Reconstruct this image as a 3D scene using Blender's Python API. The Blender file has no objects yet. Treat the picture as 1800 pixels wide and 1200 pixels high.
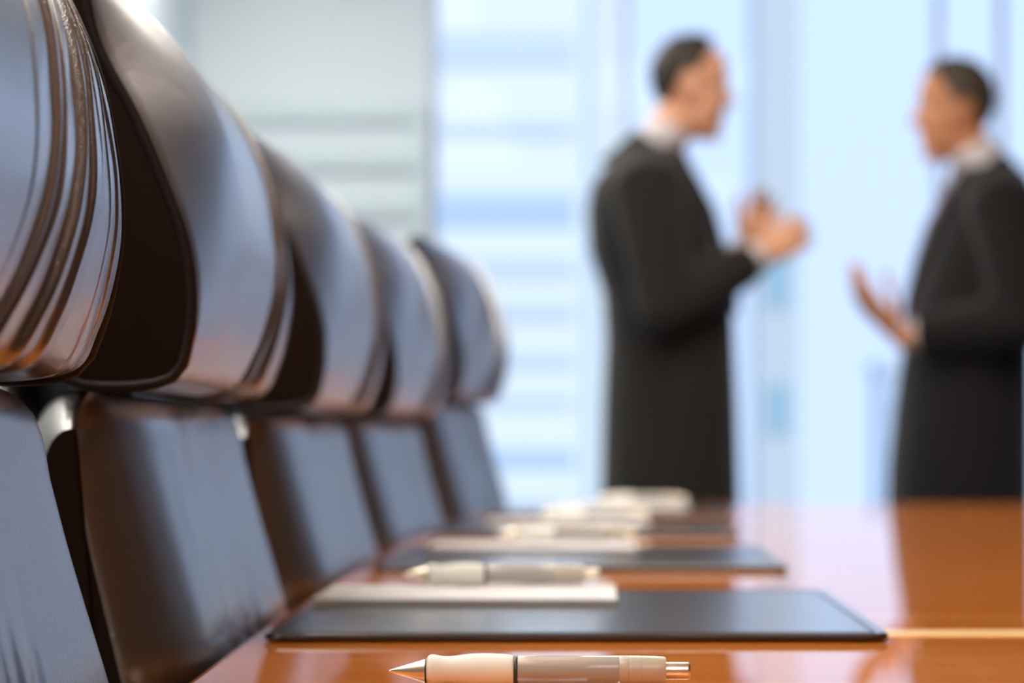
import bpy, bmesh, math, random
from mathutils import Vector, Matrix, noise

C = bpy.context.scene
COL = C.collection
R = math.radians
random.seed(7)

# ------------------------------------------------------------------ camera, sky, sun, exposure
CAM_Z = 0.867
cd = bpy.data.cameras.new('camera')
cd.sensor_width = 36.0
cd.lens = 87.0
cd.shift_x = -150 / 1800
cd.shift_y = 166 / 1800
cd.clip_start = 0.02
cd.clip_end = 2000
cd.dof.use_dof = True
cd.dof.focus_distance = 1.165
cd.dof.aperture_fstop = 6.3
cam = bpy.data.objects.new('camera', cd)
cam.location = (0, 0, CAM_Z)
cam.rotation_euler = (R(90), 0, 0)
COL.objects.link(cam)
C.camera = cam

C.view_settings.view_transform = 'Standard'
C.view_settings.look = 'None'
C.view_settings.exposure = 0.35
C.view_settings.gamma = 1.0
C.view_settings.use_curve_mapping = False
C.cycles.use_denoising = True
C.cycles.max_bounces = 10
C.cycles.caustics_refractive = False
C.cycles.caustics_reflective = False
C.cycles.sample_clamp_indirect = 6.0

w = bpy.data.worlds.new('sky')
C.world = w
w.use_nodes = True
nt = w.node_tree
nt.nodes.clear()
wo = nt.nodes.new('ShaderNodeOutputWorld')
bg = nt.nodes.new('ShaderNodeBackground')
tc = nt.nodes.new('ShaderNodeTexCoord')
sp = nt.nodes.new('ShaderNodeSeparateXYZ')
rp = nt.nodes.new('ShaderNodeValToRGB')
rp.color_ramp.elements[0].position = 0.0
rp.color_ramp.elements[0].color = (0.62, 0.79, 1.10, 1)
rp.color_ramp.elements[1].position = 0.42
rp.color_ramp.elements[1].color = (0.33, 0.60, 1.25, 1)
e = rp.color_ramp.elements.new(0.17)
e.color = (0.61, 0.79, 1.12, 1)
nt.links.new(tc.outputs['Generated'], sp.inputs[0])
nt.links.new(sp.outputs['Z'], rp.inputs[0])
nt.links.new(rp.outputs[0], bg.inputs[0])
bg.inputs[1].default_value = 0.92
nt.links.new(bg.outputs[0], wo.inputs[0])

sl = bpy.data.lights.new('sun', 'SUN')
sl.energy = 2.3
sl.color = (1.0, 0.97, 0.92)
sl.angle = R(3)
so = bpy.data.objects.new('sun', sl)
so.rotation_euler = (R(55), 0, R(2))      # shines towards +Y and down, onto the facades across the street
so.location = (0, -20, 40)
COL.objects.link(so)

ROOM_Y = 8.5            # window wall
WALL_L, WALL_R = -1.39, 2.9
ROOM_B, CEIL = -2.6, 2.75


def area(name, loc, sx, sy, power, color, rot=(0, 0, 0), portal=False):
    l = bpy.data.lights.new(name, 'AREA')
    l.shape = 'RECTANGLE'
    l.size, l.size_y = sx, sy
    l.energy = power
    l.color = color
    if portal:
        l.cycles.is_portal = True
    o = bpy.data.objects.new(name, l)
    o.location = loc
    o.rotation_euler = rot
    COL.objects.link(o)
    return o


area('window_portal', ((WALL_R - 0.576) / 2, ROOM_Y - 0.12, 1.4), WALL_R + 0.576, 2.7, 1, (1, 1, 1), (R(-90), 0, 0), True)
area('added_window_portal', (WALL_R - 0.12, 7.75, 1.4), 1.4, 2.7, 1, (1, 1, 1), (R(90), 0, R(90)), True)

LAMPS = [(0.6, -1.5), (-0.93, 1.15), (-0.93, 3.2), (0.4, 4.0), (-0.93, 6.75)]  # unseen panels, positioned for the light wanted on wall, skin and pens
LAMP_RADIANCE = 7.8


# ------------------------------------------------------------------ materials
def mat(name, base=(0.8, 0.8, 0.8), rough=0.5, metal=0.0, spec=0.5, coat=0.0, coat_rough=0.1, sheen=0.0, trans=0.0, ior=1.45,
        bump=None, var=None, emit=None, sss=0.0):
    """bump = (scale, strength, distance[, kind]); var = (scale, second colour, stretch)"""
    m = bpy.data.materials.new(name)
    m.use_nodes = True
    n = m.node_tree.nodes
    L = m.node_tree.links
    b = n['Principled BSDF']
    b.inputs['Base Color'].default_value = (*base, 1)
    b.inputs['Roughness'].default_value = rough
    b.inputs['Metallic'].default_value = metal
    b.inputs['Specular IOR Level'].default_value = spec
    b.inputs['Coat Weight'].default_value = coat
    b.inputs['Coat Roughness'].default_value = coat_rough
    b.inputs['Sheen Weight'].default_value = sheen
    b.inputs['Transmission Weight'].default_value = trans
    b.inputs['IOR'].default_value = ior
    b.inputs['Subsurface Weight'].default_value = sss
    if sss:
        b.inputs['Subsurface Radius'].default_value = (0.01, 0.004, 0.002)
    t = n.new('ShaderNodeTexCoord')
    if var:
        mp = n.new('ShaderNodeMapping')
        mp.inputs['Scale'].default_value = var[2]
        L.new(t.outputs['Object'], mp.inputs[0])
        nz = n.new('ShaderNodeTexNoise')
        nz.inputs['Scale'].default_value = var[0]
        nz.inputs['Detail'].default_value = 5
        L.new(mp.outputs[0], nz.inputs['Vector'])
        cr = n.new('ShaderNodeValToRGB')
        cr.color_ramp.elements[0].position = 0.35
        cr.color_ramp.elements[0].color = (*base, 1)
        cr.color_ramp.elements[1].position = 0.68
        cr.color_ramp.elements[1].color = (*var[1], 1)
        L.new(nz.outputs['Fac'], cr.inputs[0])
        L.new(cr.outputs[0], b.inputs['Base Color'])
    if bump:
        kind = bump[3] if len(bump) > 3 else 'noise'
        if kind == 'leather':
            vz = n.new('ShaderNodeTexVoronoi')
            vz.inputs['Scale'].default_value = bump[0]
            L.new(t.outputs['Object'], vz.inputs['Vector'])
            n2 = n.new('ShaderNodeTexNoise')
            n2.inputs['Scale'].default_value = bump[0] * 0.45
            n2.inputs['Detail'].default_value = 3
            L.new(t.outputs['Object'], n2.inputs['Vector'])
            mx = n.new('ShaderNodeMath')
            mx.operation = 'ADD'
            L.new(vz.outputs['Distance'], mx.inputs[0])
            L.new(n2.outputs['Fac'], mx.inputs[1])
            src = mx.outputs[0]
        else:
            nb = n.new('ShaderNodeTexNoise')
            nb.inputs['Scale'].default_value = bump[0]
            nb.inputs['Detail'].default_value = 4
            L.new(t.outputs['Object'], nb.inputs['Vector'])
            src = nb.outputs['Fac']
        bp = n.new('ShaderNodeBump')
        bp.inputs['Strength'].default_value = bump[1]
        bp.inputs['Distance'].default_value = bump[2]
        L.new(src, bp.inputs['Height'])
        L.new(bp.outputs[0], b.inputs['Normal'])
    if emit:
        b.inputs['Emission Color'].default_value = (*emit[0], 1)
        b.inputs['Emission Strength'].default_value = emit[1]
    return m


def wood_mat():
    m = mat('polished_wood', (0.3, 0.075, 0.016), 0.40, spec=0.0, coat=1.0, coat_rough=0.03)
    n, L = m.node_tree.nodes, m.node_tree.links
    b = n['Principled BSDF']
    b.inputs['Coat IOR'].default_value = 1.7
    t = n.new('ShaderNodeTexCoord')
    mp = n.new('ShaderNodeMapping')
    mp.inputs['Scale'].default_value = (0.35, 7.0, 3.0)
    L.new(t.outputs['Object'], mp.inputs[0])
    nz = n.new('ShaderNodeTexNoise')
    nz.inputs['Scale'].default_value = 3.0
    nz.inputs['Detail'].default_value = 8
    nz.inputs['Distortion'].default_value = 0.6
    L.new(mp.outputs[0], nz.inputs['Vector'])
    cr = n.new('ShaderNodeValToRGB')
    cr.color_ramp.elements[0].position = 0.3
    cr.color_ramp.elements[0].color = (0.66, 0.185, 0.032, 1)
    cr.color_ramp.elements[1].position = 0.72
    cr.color_ramp.elements[1].color = (0.86, 0.300, 0.060, 1)
    L.new(nz.outputs['Fac'], cr.inputs[0])
    L.new(cr.outputs[0], b.inputs['Base Color'])
    return m


def glass_mat(name):
    m = bpy.data.materials.new(name)
    m.use_nodes = True
    n, L = m.node_tree.nodes, m.node_tree.links
    n.clear()
    o = n.new('ShaderNodeOutputMaterial')
    mx = n.new('ShaderNodeMixShader')
    tr = n.new('ShaderNodeBsdfTransparent')
    tr.inputs[0].default_value = (0.985, 0.993, 1.0, 1)
    gl = n.new('ShaderNodeBsdfGlossy')
    gl.inputs['Roughness'].default_value = 0.0
    lw = n.new('ShaderNodeFresnel')
    lw.inputs[0].default_value = 1.14
    L.new(lw.outputs[0], mx.inputs[0])
    L.new(tr.outputs[0], mx.inputs[1])
    L.new(gl.outputs[0], mx.inputs[2])
    L.new(mx.outputs[0], o.inputs[0])
    return m


M = {}
M['leather'] = mat('brown_leather', (0.012, 0.0050, 0.0022), 0.32, spec=0.9, ior=1.75, bump=(900, 0.5, 0.0006, 'leather'), coat=1.0, coat_rough=0.25)
M['leather'].node_tree.nodes['Principled BSDF'].inputs['Coat IOR'].default_value = 2.1
M.update({
    'side': mat('matte_dark_leather', (0.012, 0.0050, 0.0022), 0.6, spec=0.12),
    'piping': mat('dark_piping', (0.010, 0.005, 0.003), 0.5, spec=0.3),
    'chrome': mat('polished_metal', (0.75, 0.74, 0.72), 0.18, 1.0),
    'black': mat('black_plastic', (0.015, 0.015, 0.016), 0.45),
    'wood': wood_mat(),
    'dark_wood': mat('dark_wood_panelling', (0.045, 0.022, 0.010), 0.5, var=(3, (0.07, 0.033, 0.014), (8, 1, 0.5))),
    'inlay': mat('pale_inlay', (0.86, 0.50, 0.14), 0.4, spec=0.2, coat=0.35, coat_rough=0.1, var=(6, (0.78, 0.44, 0.12), (0.4, 8, 1))),
    'pad': mat('dark_pad_leather', (0.024, 0.018, 0.016), 0.21, spec=0.7, coat=0.75, coat_rough=0.2, bump=(700, 0.15, 0.0004, 'leather')),
    'paper': mat('white_paper', (0.70, 0.68, 0.69), 0.75),
    'card': mat('grey_card', (0.45, 0.42, 0.38), 0.8),
    'binding': mat('pale_binding', (0.75, 0.72, 0.66), 0.6),
    'wall': mat('pale_paint', (0.66, 0.76, 0.82), 0.85, bump=(120, 0.05, 0.002)),
    'ceiling': mat('ceiling_paint', (0.8, 0.79, 0.76), 0.9),
    'carpet': mat('grey_carpet', (0.16, 0.15, 0.15), 0.95, bump=(500, 0.6, 0.004)),
    'alu': mat('white_frame', (0.78, 0.80, 0.88), 0.4),
    'glass': glass_mat('window_glass'),
    'screen': mat('pale_screen', (0.58, 0.69, 0.74), 0.7),
    'lamp': mat('lamp_diffuser', (0.9, 0.85, 0.75), 0.5, emit=((1.0, 0.92, 0.82), LAMP_RADIANCE)),
    'suit': mat('charcoal_wool', (0.015, 0.0135, 0.0125), 0.85, spec=0.2, sheen=0.1, bump=(900, 0.3, 0.001)),
    'suit_dark': mat('black_wool', (0.011, 0.0105, 0.011), 0.85, spec=0.2, sheen=0.1, bump=(900, 0.3, 0.001)),
    'shirt': mat('white_shirt_cloth', (0.62, 0.58, 0.59), 0.8),
    'tie_grey': mat('grey_silk', (0.22, 0.20, 0.25), 0.4),
    'tie_red': mat('dark_red_silk', (0.16, 0.015, 0.02), 0.4),
    'skin': mat('skin', (0.70, 0.37, 0.23), 0.5, spec=0.35, sss=0.1),
    'skin_tan': mat('tanned_skin', (0.60, 0.27, 0.14), 0.5, spec=0.35, sss=0.1),
    'hair': mat('dark_brown_hair', (0.025, 0.016, 0.011), 0.55, bump=(200, 0.5, 0.004)),
    'hair_grey': mat('greying_brown_hair', (0.06, 0.045, 0.03), 0.55, bump=(200, 0.5, 0.004)),
    'shoe': mat('black_shoe_leather', (0.012, 0.011, 0.011), 0.25),
    'eye': mat('eye_white', (0.7, 0.68, 0.65), 0.2),
    'pupil': mat('dark_iris', (0.03, 0.02, 0.015), 0.2),
    'grip': mat('cream_rubber', (0.92, 0.92, 0.84), 0.55, spec=0.35, sss=0.05),
    'pen_metal': mat('champagne_metal', (0.88, 0.79, 0.64), 0.34, 1.0),
    'pen_clear': mat('smoky_clear_plastic', (0.72, 0.69, 0.64), 0.08, trans=0.40, ior=1.3),
    'pen_core': mat('pen_refill', (0.30, 0.24, 0.18), 0.4),
    'pen_ring': mat('dark_ring', (0.05, 0.045, 0.04), 0.4),
    'pen_cap': mat('frosted_cap', (0.70, 0.62, 0.50), 0.3, trans=0.2),
    'fac_white': mat('white_facade', (0.60, 0.62, 0.58), 0.8),
    'fac_pale': mat('pale_blue_facade', (0.47, 0.52, 0.55), 0.8),
    'fac_lav': mat('lavender_facade', (0.46, 0.49, 0.48), 0.8),
    'fac_win': mat('facade_glazing', (0.36, 0.45, 0.54), 0.3),
    'fac_teal': mat('teal_glazing', (0.24, 0.38, 0.42), 0.3),
    'ground': mat('city_ground', (0.62, 0.66, 0.66), 0.9),
})


# ------------------------------------------------------------------ mesh helpers
class MB:
    def __init__(self):
        self.v, self.f = [], []

    def add(self, v, f):
        o = len(self.v)
        self.v += [tuple(p) for p in v]
        self.f += [tuple(i + o for i in q) for q in f]
        return self

    def bm(self, bm):
        bm.verts.index_update()
        self.add([p.co[:] for p in bm.verts], [[p.index for p in q.verts] for q in bm.faces])
        bm.free()
        return self

    def box(self, x0, x1, y0, y1, z0, z1, r=0.0, seg=2):
        b = bmesh.new()
        bmesh.ops.create_cube(b, size=1)
        for p in b.verts:
            p.co = Vector(((x0 + x1) / 2 + p.co.x * (x1 - x0), (y0 + y1) / 2 + p.co.y * (y1 - y0), (z0 + z1) / 2 + p.co.z * (z1 - z0)))
        if r > 0:
            bmesh.ops.bevel(b, geom=b.edges[:], offset=r, segments=seg, profile=0.5, affect='EDGES')
        return self.bm(b)

    def grid(self, rows, close_u=False, close_v=False):
        """rows: list of lists of points"""
        n, m = len(rows), len(rows[0])
        v = [p for r in rows for p in r]
        f = []
        for i in range(n if close_v else n - 1):
            for j in range(m if close_u else m - 1):
                i2, j2 = (i + 1) % n, (j + 1) % m
                f.append((i * m + j, i * m + j2, i2 * m + j2, i2 * m + j))
        return self.add(v, f)

    def cap(self, ring, flip=False):
        c = sum((Vector(p) for p in ring), Vector()) / len(ring)
        n = len(ring)
        f = [(i, (i + 1) % n, n) for i in range(n)]
        if flip:
            f = [q[::-1] for q in f]
        return self.add(list(ring) + [c], f)

    def lathe(self, prof, axis='Z', center=(0, 0, 0), seg=32):
        """prof: [(distance along axis, radius)]"""
        rows = []
        for (a, r) in prof:
            ring = []
            for k in range(seg):
                t = 2 * math.pi * k / seg
                c, s = max(r, 1e-5) * math.cos(t), max(r, 1e-5) * math.sin(t)
                p = {'Z': (c, s, a), 'X': (a, c, s), 'Y': (s, a, c)}[axis]
                ring.append(tuple(p[i] + center[i] for i in range(3)))
            rows.append(ring)
        return self.grid(rows, close_u=True)

    def tube(self, pts, radii, seg=12, caps=True, up=(0, 0, 1), flat=None):
        """tapered tube through pts; radii floats or (side, up) pairs"""
        P = [Vector(p) for p in pts]
        rows, su = [], None
        for i, p in enumerate(P):
            t = (P[min(i + 1, len(P) - 1)] - P[max(i - 1, 0)]).normalized()
            if su is None:
                u = Vector(up)
                if abs(t.dot(u.normalized())) > 0.95:
                    u = Vector((0, 1, 0)) if abs(t.y) < 0.9 else Vector((1, 0, 0))
                s = t.cross(u).normalized()
            else:
                s = (su - t * su.dot(t)).normalized()
            u = s.cross(t).normalized()
            su = s
            r = radii[i] if isinstance(radii, (list, tuple)) else radii
            a, b = r if isinstance(r, (list, tuple)) else (r, r)
            rows.append([p + s * (a * math.cos(2 * math.pi * k / seg)) + u * (b * math.sin(2 * math.pi * k / seg)) for k in range(seg)])
        self.grid(rows, close_u=True)
        if caps:
            self.cap(rows[0], True)
            self.cap(rows[-1])
        return self

    def capsule(self, a, b, ra, rb, seg=10):
        a, b = Vector(a), Vector(b)
        d = (b - a).normalized()
        pts = [a - d * ra * 0.9, a - d * ra * 0.5, a, b, b + d * rb * 0.5, b + d * rb * 0.9]
        return self.tube(pts, [ra * 0.44, ra * 0.87, ra, rb, rb * 0.87, rb * 0.44], seg)

    def ell(self, c, r, rot=None, nu=20, nv=12):
        rows = []
        for i in range(nv + 1):
            ph = -math.pi / 2 + math.pi * i / nv
            ring = []
            for j in range(nu):
                th = 2 * math.pi * j / nu
                cp = max(math.cos(ph), 1e-4)
                p = Vector((r[0] * cp * math.cos(th), r[1] * cp * math.sin(th), r[2] * math.sin(ph)))
                if rot is not None:
                    p = rot @ p
                ring.append(p + Vector(c))
            rows.append(ring)
        return self.grid(rows, close_u=True)

    def xf(self, fn):
        self.v = [tuple(fn(Vector(p))) for p in self.v]
        return self

    def build(self, name, m, parent=None, smooth=True, angle=40, remesh=None, subsurf=0, relax=0, weld=True):
        me = bpy.data.meshes.new(name)
        me.from_pydata(self.v, [], self.f)
        b = bmesh.new()
        b.from_mesh(me)
        if weld:
            bmesh.ops.remove_doubles(b, verts=b.verts, dist=1e-6)
        bmesh.ops.recalc_face_normals(b, faces=b.faces)
        b.to_mesh(me)
        b.free()
        o = bpy.data.objects.new(name, me)
        COL.objects.link(o)
        if remesh:
            md = o.modifiers.new('r', 'REMESH')
            md.mode = 'VOXEL'
            md.voxel_size = remesh
            if relax:
                sm = o.modifiers.new('s', 'SMOOTH')
                sm.iterations = relax
                sm.factor = 0.5
            dg = bpy.context.evaluated_depsgraph_get()
            dg.update()
            me2 = bpy.data.meshes.new_from_object(o.evaluated_get(dg))
            o.modifiers.clear()
            o.data = me2
            me = me2
        me.materials.clear()
        me.materials.append(m)
        if smooth:
            me.polygons.foreach_set('use_smooth', [True] * len(me.polygons))
            if angle < 180 and not remesh:
                me.set_sharp_from_angle(angle=R(angle))
        me.update()
        if parent is not None:
            o.parent = parent
        return o


def tag(o, label, cat, group=None):
    o['label'] = label
    o['category'] = cat
    if group:
        o['group'] = group
    return o


def thing(name, label, cat, loc=(0, 0, 0), rz=0.0, group=None):
    o = bpy.data.objects.new(name, None)
    o.empty_display_size = 0.1
    o.location = loc
    o.rotation_euler = (0, 0, rz)
    COL.objects.link(o)
    return tag(o, label, cat, group)


def struct(o):
    o['kind'] = 'structure'
    return o


def copy_tree(o, parent=None):
    c = o.copy()
    COL.objects.link(c)
    if parent is not None:
        c.parent = parent
    for ch in list(o.children):
        copy_tree(ch, c)
    return c


def spline(ctrl, n, closed=False):
    """Catmull-Rom through 2D/3D points, n samples evenly by arc length"""
    P = [Vector(p) for p in ctrl]
    k = len(P)
    dense = []
    segs = k if closed else k - 1
    for i in range(segs):
        p1, p2 = P[i], P[(i + 1) % k]
        p0 = P[i - 1] if closed or i > 0 else p1 * 2 - p2
        p3 = P[(i + 2) % k] if closed or i + 2 < k else p2 * 2 - p1
        for s in range(24):
            t = s / 24
            dense.append(0.5 * ((2 * p1) + (p2 - p0) * t + (2 * p0 - 5 * p1 + 4 * p2 - p3) * t * t + (3 * p1 - p0 - 3 * p2 + p3) * t ** 3))
    dense.append(P[0].copy() if closed else P[-1].copy())
    L = [0.0]
    for a, b in zip(dense, dense[1:]):
        L.append(L[-1] + (b - a).length)
    out, j = [], 0
    m = n if closed else n - 1
    for i in range(n):
        t = L[-1] * i / m
        while j < len(L) - 2 and L[j + 1] < t:
            j += 1
        f = (t - L[j]) / max(L[j + 1] - L[j], 1e-9)
        out.append(dense[j].lerp(dense[j + 1], min(max(f, 0), 1)))
    return out


def smooth01(a, b, x):
    t = min(max((x - a) / (b - a), 0), 1)
    return t * t * (3 - 2 * t)


# ------------------------------------------------------------------ setting
struct(MB().box(WALL_L - 0.1, WALL_R + 0.1, ROOM_B - 0.1, ROOM_Y + 0.15, -0.1, 0).build('floor', M['carpet'], smooth=False))
struct(MB().box(WALL_L - 0.1, WALL_R + 0.1, ROOM_B - 0.1, ROOM_Y + 0.15, CEIL, CEIL + 0.1).build('ceiling', M['ceiling'], smooth=False))
struct(MB().box(WALL_L - 0.1, WALL_L, ROOM_B - 0.1, ROOM_Y + 0.15, 0, CEIL).build('wall_left', M['wall'], smooth=False))
SIDE_Y = [7.0, ROOM_Y]
struct(MB().box(WALL_R, WALL_R + 0.1, ROOM_B - 0.1, SIDE_Y[0], 0, CEIL).build('wall_right', M['dark_wood'], smooth=False))
struct(MB().box(WALL_L, WALL_R, ROOM_B - 0.1, ROOM_B, 0, CEIL).build('wall_near', M['dark_wood'], smooth=False))
WX0 = -0.565
struct(MB().box(WALL_L, WX0, ROOM_Y, ROOM_Y + 0.15, 0, CEIL).build('wall_far', M['wall'], smooth=False))
struct(MB().box(WALL_L, WX0, ROOM_Y - 0.015, ROOM_Y, 0, 0.1, 0.004).build('baseboard_far', M['wall'], smooth=False))
struct(MB().box(WALL_L, WALL_L + 0.015, ROOM_B, ROOM_Y - 0.015, 0, 0.1, 0.004).build('baseboard_left', M['wall'], smooth=False))

# window wall: bays between mullions; each window is frame + one pane
MUL = [WX0, 0.098, 1.18, 1.397, WALL_R]
for i in range(4):
    x0, x1 = MUL[i], MUL[i + 1]
    fw = 0.009
    f = MB()
    f.box(x0, x0 + fw, ROOM_Y + 0.02, ROOM_Y + 0.12, 0.0, CEIL, 0.003)
    f.box(x1 - fw, x1, ROOM_Y + 0.02, ROOM_Y + 0.12, 0.0, CEIL, 0.003)
    f.box(x0 + fw, x1 - fw, ROOM_Y + 0.02, ROOM_Y + 0.12, 0.0, 0.08, 0.003)
    f.box(x0 + fw, x1 - fw, ROOM_Y + 0.02, ROOM_Y + 0.12, CEIL - 0.08, CEIL, 0.003)
    wf = struct(f.build('window_%d' % (i + 1), M['alu'], smooth=False))
    MB().box(x0 + fw - 0.004, x1 - fw + 0.004, ROOM_Y + 0.066, ROOM_Y + 0.074, 0.076, CEIL - 0.076).build('pane', M['glass'], wf, smooth=False)

for i in range(1):  # side window out of view, added for blue daylight on wall and chairs
    y0, y1 = SIDE_Y[i], SIDE_Y[i + 1]
    f = MB()
    f.box(WALL_R + 0.02, WALL_R + 0.10, y0, y0 + 0.025, 0.0, CEIL, 0.003)
    f.box(WALL_R + 0.02, WALL_R + 0.10, y1 - 0.025, y1, 0.0, CEIL, 0.003)
    f.box(WALL_R + 0.02, WALL_R + 0.10, y0 + 0.025, y1 - 0.025, 0.0, 0.08, 0.003)
    f.box(WALL_R + 0.02, WALL_R + 0.10, y0 + 0.025, y1 - 0.025, CEIL - 0.08, CEIL, 0.003)
    wf = struct(f.build('window_%d' % (i + 5), M['alu'], smooth=False))
    MB().box(WALL_R + 0.056, WALL_R + 0.064, y0 + 0.021, y1 - 0.021, 0.076, CEIL - 0.076).build('pane', M['glass'], wf, smooth=False)

# slatted screen against the white wall beside the windows
sc = thing('slatted_screen', 'pale grey slatted screen standing against the white wall beside the windows', 'screen', (-0.97, ROOM_Y - 0.016, 0))
MB().box(0.345, 0.395, -0.014, 0.014, 0, 2.01, 0.004).build('post', M['screen'], sc, smooth=False)
MB().box(-0.395, -0.345, -0.014, 0.014, 0, 2.01, 0.004).build('post', M['screen'], sc, smooth=False)
for k in range(12):
    zt = 2.01 - k * 0.163
    MB().box(-0.345, 0.345, -0.008, 0.014, zt - 0.072, zt, 0.004).build('rail', M['screen'], sc, smooth=False)

# unseen ceiling light panels, added to light the room
lamp0 = None
for i, (lx, ly) in enumerate(LAMPS):
    if lamp0 is None:
        lamp0 = thing('ceiling_fill_light', 'long warm ceiling light panel out of view, added to light the room', 'ceiling light', (lx, ly, CEIL), 0, 'warm ceiling light panels')
        f = MB()
        for (a, b_, c, d) in ((-0.44, 0.44, -0.94, -0.9), (-0.44, 0.44, 0.9, 0.94), (-0.44, -0.4, -0.9, 0.9), (0.4, 0.44, -0.9, 0.9)):
            f.box(a, b_, c, d, -0.03, 0, 0.003)
        f.build('frame', M['alu'], lamp0, smooth=False)
        MB().box(-0.4, 0.4, -0.9, 0.9, -0.018, -0.004).build('diffuser', M['lamp'], lamp0, smooth=False)
        o = lamp0
    else:
        o = copy_tree(lamp0)
    o.location = (lx, ly, CEIL)


# ------------------------------------------------------------------ conference table
TOP = 0.75
EDGE = [(-0.9, -0.165), (0.0, -0.18), (1.1, -0.199), (1.5, -0.210), (2.0, -0.217), (2.4, -0.218), (2.7, -0.217), (3.06, -0.206), (3.3, -0.194), (3.55, -0.182), (3.8, -0.160), (4.05, -0.135), (4.28, -0.105)]
TY0, TY1, TXC = -0.9, 4.28, 0.50


def edge_x(y):
    for (a, xa), (b, xb) in zip(EDGE, EDGE[1:]):
        if a <= y <= b:
            t = (y - a) / (b - a)
            return xa + (xb - xa) * t
    return EDGE[-1][1]


def build_table():
    t = thing('conference_table', 'long glossy reddish brown wooden conference table with pale inlay line', 'table', (0, 0, 0))
    left = spline([(x, y, 0) for (y, x) in EDGE], 60)
    outline = [Vector((p.x, p.y, 0)) for p in left]
    # round the far left corner and mirror to the right side
    right = [Vector((2 * TXC - p.x, p.y, 0)) for p in reversed(left)]

    def corner(prev, cur, nxt, r=0.03, n=5):
        a = cur + (prev - cur).normalized() * r
        b = cur + (nxt - cur).normalized() * r
        return [a.lerp(cur, s / n).lerp(cur.lerp(b, s / n), s / n) for s in range(n + 1)]
    ring = outline[1:-1] + corner(outline[-2], outline[-1], right[0]) + corner(outline[-1], right[0], right[1]) + right[1:-1] \
        + corner(right[-2], right[-1], outline[0]) + corner(right[-1], outline[0], outline[1])
    n = len(ring)
    nor = []
    for i in range(n):
        d = (ring[(i + 1) % n] - ring[i - 1]).normalized()
        nor.append(Vector((-d.y, d.x, 0)))          # outward: ring runs clockwise seen from above
    top_th = 0.038

    def off(k, d):
        return [ring[i] + nor[i] * k + Vector((0, 0, d)) for i in range(n)]
    prof = [(-0.055, TOP - top_th), (-0.045, TOP - top_th + 0.003), (-0.004, TOP - 0.020), (0, TOP - 0.015), (0, TOP - 0.009), (-0.003, TOP - 0.003), (-0.009, TOP)]
    m = MB()
    rows = [off(k, z) for (k, z) in prof]
    m.grid(rows, close_u=True)
    m.add(rows[0], [tuple(range(n))])
    m.add(rows[-1], [tuple(range(n))])
    m.build('tabletop', M['wood'], t, angle=15)
    MB().box(-0.02, 1.02, 1.440, 1.492, TOP - 0.004, TOP + 0.0004).build('inlay', M['inlay'], t, smooth=False)
    for (y0, y1) in ((0.0, 0.5), (3.0, 3.5)):
        MB().box(0.42, 0.58, y0, y1, 0.04, TOP - top_th, 0.01).build('pedestal', M['wood'], t)
        MB().box(0.36, 0.64, y0 - 0.05, y1 + 0.05, 0, 0.04, 0.008).build('plinth', M['black'], t)
    MB().box(0.47, 0.53, 0.5, 3.0, 0.36, 0.6, 0.005).build('modesty_panel', M['wood'], t)
    return t


build_table()


# ------------------------------------------------------------------ chairs
HX = -0.24       # local x of the headrest's foremost bulge (chair faces +X, column at the origin)
HEAD = [(-0.022, 0.897), (-0.010, 0.917), (-0.003, 0.943), (0.0, 0.970), (-0.003, 1.003), (-0.013, 1.047), (-0.033, 1.088), (-0.056, 1.116), (-0.076, 1.128),
        (-0.096, 1.118), (-0.108, 1.08), (-0.114, 1.02), (-0.113, 0.96), (-0.104, 0.915), (-0.085, 0.896), (-0.056, 0.892)]
CREASE = [(0.030, 0.0006, 0.010), (0.070, 0.0028, 0.0048), (0.083, 0.0022, 0.0036), (0.121, 0.0044, 0.0054), (0.147, 0.0026, 0.0046), (0.167, 0.0011, 0.004), (0.192, 0.0009, 0.005), (0.216, 0.0011, 0.005)]


def lean(y, v):
    """sideways run of the gathers: they fan from the upper outer corner to the lower middle"""
    wgt = smooth01(-0.10, 0.08, y) if y < 0.08 else 1 - smooth01(0.08, 0.25, y)
    return wgt * (0.17 * (v - 0.45) + 0.003 * math.sin(5 * v))



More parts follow.
